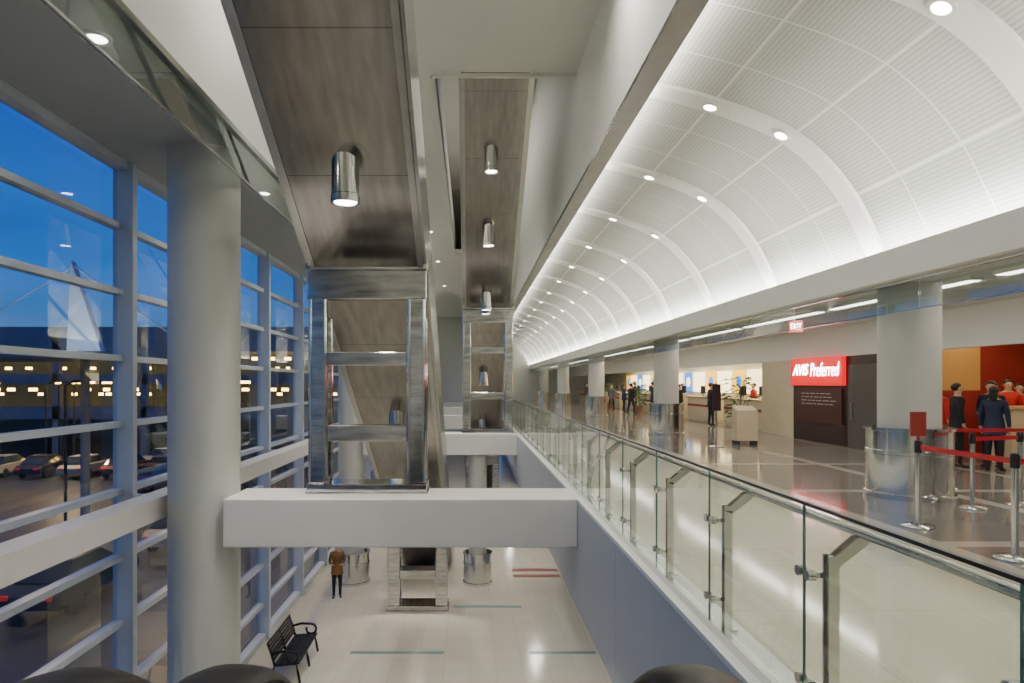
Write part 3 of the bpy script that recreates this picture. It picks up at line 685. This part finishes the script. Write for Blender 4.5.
# ------------------------------------------------------------ outside
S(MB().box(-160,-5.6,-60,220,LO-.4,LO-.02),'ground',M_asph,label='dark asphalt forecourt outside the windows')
g=empty('parking_garage',(-50,62,LO),'multi-storey concrete parking garage at dusk','building')
m=MB()
for z in (-3.2,.0,3.0): m.box(-95,-14,60,80,z,z+.5)
m.box(-95,-14,60,60.3,3.5,5.2).box(-95,-14,60,60.2,.5,.9).box(-95,-14,60,60.2,-2.7,-2.1)
for x in range(-94,-13,8): m.box(x,x+.6,60,60.6,LO,5.2)
m.box(-95,-14,79,80,LO,5.2)
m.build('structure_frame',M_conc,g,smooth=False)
m=MB()
for x in range(-92,-15,2):
    for z,yy in ((2.6,64),(1.9,74),(-.4,64),(-1.0,74)):
        if random.random()<.2: continue
        xx=x+random.uniform(-.9,.9); s_=random.uniform(.25,.6); m.box(xx,xx+s_,yy,yy+.5,z-.28,z)
m.build('strip_lamps',M_warm,g,smooth=False)
area('garage_light',(-40,68,2.7),(0,0,-1),50,2,900,(1,.62,.2))
x,y=-17.6,30
e=empty('canopy_mast',(x,y,LO),'white tapering steel canopy mast with stays','canopy mast')
MB().add([(x-.75,y,1.4),(x+.85,y,1.4),(x-.55,y,5.6),(x-.75,y+.4,1.4),(x+.85,y+.4,1.4),(x-.55,y+.4,5.6)],[(0,1,2),(5,4,3),(0,3,4,1),(1,4,5,2),(2,5,3,0)]).build('blade',M_mull,e,smooth=False)
MB().tube([(x,y+.2,LO),(x,y+.2,1.3)],.2).build('mast',M_conc,e)
MB().tube([(x-.5,y+.2,5.4),(x-7,y+.2,1.5)],.04).tube([(x-.5,y+.2,5.4),(x+5,y+.2,1.5)],.04).build('stay',M_mull,e)
MB().box(x-8,x+6,y-3,y+3,1.1,1.35).build('canopy_deck',M_conc,e,smooth=False)
area('canopy_light',(x,y-3.2,1.5),(0,.6,1),4,.4,160,(.85,.95,1))
def lampst(x,y,h,c=[None]):
    if c[0] is None:
        e=empty('street_lamp',(0,0,0),'tall street lamp with warm glowing head','street lamp','street lamps outside')
        MB().tube([(0,0,0),(0,0,h-.2),(.3,0,h),(1.0,0,h+.05)],.07).build('pole',M_dark,e); MB().box(.9,1.3,-.15,.15,h-.08,h+.02).build('lamp_head',M_warm,e,smooth=False)
        c[0]=e; e.location=(x,y,LO)
    else: dup(c[0],(x,y,LO))
for x,y in ((-22,38),(-30,50),(-36,56),(-14,34),(-25,57),(-20,50),(-10,26),(-42,57),(-27,44),(-33,53),(-19,31)): lampst(x,y,6.6)
for x,y,p in ((-28,46,900),(-11,25,450),(-12,18,300)): area('street_light',(x,y,-.2),(0,0,-1),1,1,p,(1,.62,.25))
def car(x,y,rot,col,lb):
    e=empty('car',(0,0,0),lb,'car','cars outside'); pm=mat('car_paint',col,.25,.3,ns=3,na=.03)
    MB().prism([(-2.2,.35),(-2.25,.75),(-1.9,.92),(-1.1,.98),(1.3,.98),(2.1,.85),(2.25,.6),(2.2,.35)],-.88,.88).build('body',pm,e,smooth=False,bevel=.06)
    MB().add([(-.8,-1.7,.97),(.8,-1.7,.97),(.8,1.2,.97),(-.8,1.2,.97),(-.62,-1.1,1.42),(.62,-1.1,1.42),(.62,.4,1.45),(-.62,.4,1.45)],[(0,1,5,4),(1,2,6,5),(2,3,7,6),(3,0,4,7)]).build('cabin_glass',M_carglass,e,smooth=False)
    MB().box(-.63,.63,-1.12,.42,1.42,1.48).build('roof',pm,e,smooth=False,bevel=.02)
    for sx in (-1,1):
        for yy in (-1.35,1.4): MB().tube([(sx*.70,yy,.33),(sx*.90,yy,.33)],.33,n=20).build('wheel',M_tyre,e)
        MB().box(sx*.6-.15,sx*.6+.15,2.2,2.26,.62,.74).build('headlight',M_steelv,e,smooth=False)
        MB().box(sx*.6-.15,sx*.6+.15,-2.27,-2.2,.66,.78).build('tail_light',M_tail,e,smooth=False)
    e.location=(x,y,LO); e.rotation_euler=(0,0,rot)
car(-12,20,0,(.05,.06,.08),'dark saloon car parked outside'); car(-11.5,27,0,(.4,.4,.42),'silver saloon car parked outside'); car(-12,34,.0,(.03,.03,.04),'black saloon car parked outside')
car(-20,41,3.14,(.3,.05,.04),'dark red car on the road'); car(-24,52,3.0,(.5,.5,.5),'pale car on the road')
for i,(c,l) in enumerate((((.1,.12,.2),'blue parked car'),((.45,.45,.45),'silver parked car'),((.04,.04,.05),'black parked car'),((.5,.5,.48),'white parked car'),((.2,.04,.03),'dark red parked car'),((.3,.3,.32),'grey parked car'))):
    car(-36+i*2.9,47,0.05,c,l+' in the outdoor lot')

# ------------------------------------------------------------ world
w=bpy.data.worlds.new('dusk'); bpy.context.scene.world=w; w.use_nodes=True; N=w.node_tree.nodes; L=w.node_tree.links
bg=N['Background']; tc=N.new('ShaderNodeTexCoord'); s=N.new('ShaderNodeSeparateXYZ'); L.new(tc.outputs['Generated'],s.inputs[0])
cr=N.new('ShaderNodeValToRGB'); E=cr.color_ramp.elements
E[0].position=0; E[0].color=(.08,.15,.25,1); E[1].position=1; E[1].color=(.003,.016,.09,1)
for p,c in ((.05,(.09,.22,.42,1)),(.15,(.02,.16,.52,1)),(.35,(.006,.085,.42,1))): q=E.new(p); q.color=c
L.new(s.outputs['Z'],cr.inputs[0]); 
nz=N.new('ShaderNodeTexNoise'); nz.inputs['Scale'].default_value=3; nz.inputs['Detail'].default_value=6
mp=N.new('ShaderNodeMapping'); mp.inputs['Scale'].default_value=(1,1,4); L.new(tc.outputs['Generated'],mp.inputs[0]); L.new(mp.outputs[0],nz.inputs['Vector'])
r2=N.new('ShaderNodeValToRGB'); r2.color_ramp.elements[0].position=.45; r2.color_ramp.elements[0].color=(1,1,1,1); r2.color_ramp.elements[1].position=.75; r2.color_ramp.elements[1].color=(.6,.65,.72,1)
L.new(nz.outputs['Fac'],r2.inputs[0]); mx=N.new('ShaderNodeMix'); mx.data_type='RGBA'; mx.blend_type='MULTIPLY'; mx.inputs[0].default_value=1
L.new(cr.outputs[0],mx.inputs[6]); L.new(r2.outputs[0],mx.inputs[7]); L.new(mx.outputs[2],bg.inputs[0]); bg.inputs[1].default_value=1.5
# ------------------------------------------------------------ camera
cd=bpy.data.cameras.new('camera'); cam=bpy.data.objects.new('camera',cd); C.objects.link(cam)
cam.location=(0,0,0); cam.rotation_euler=(math.pi/2,0,0); cd.sensor_width=36; cd.lens=36*660/1024; cd.shift_x=42/1024; cd.shift_y=42.5/1024; cd.clip_start=.05; cd.clip_end=500
bpy.context.scene.camera=cam
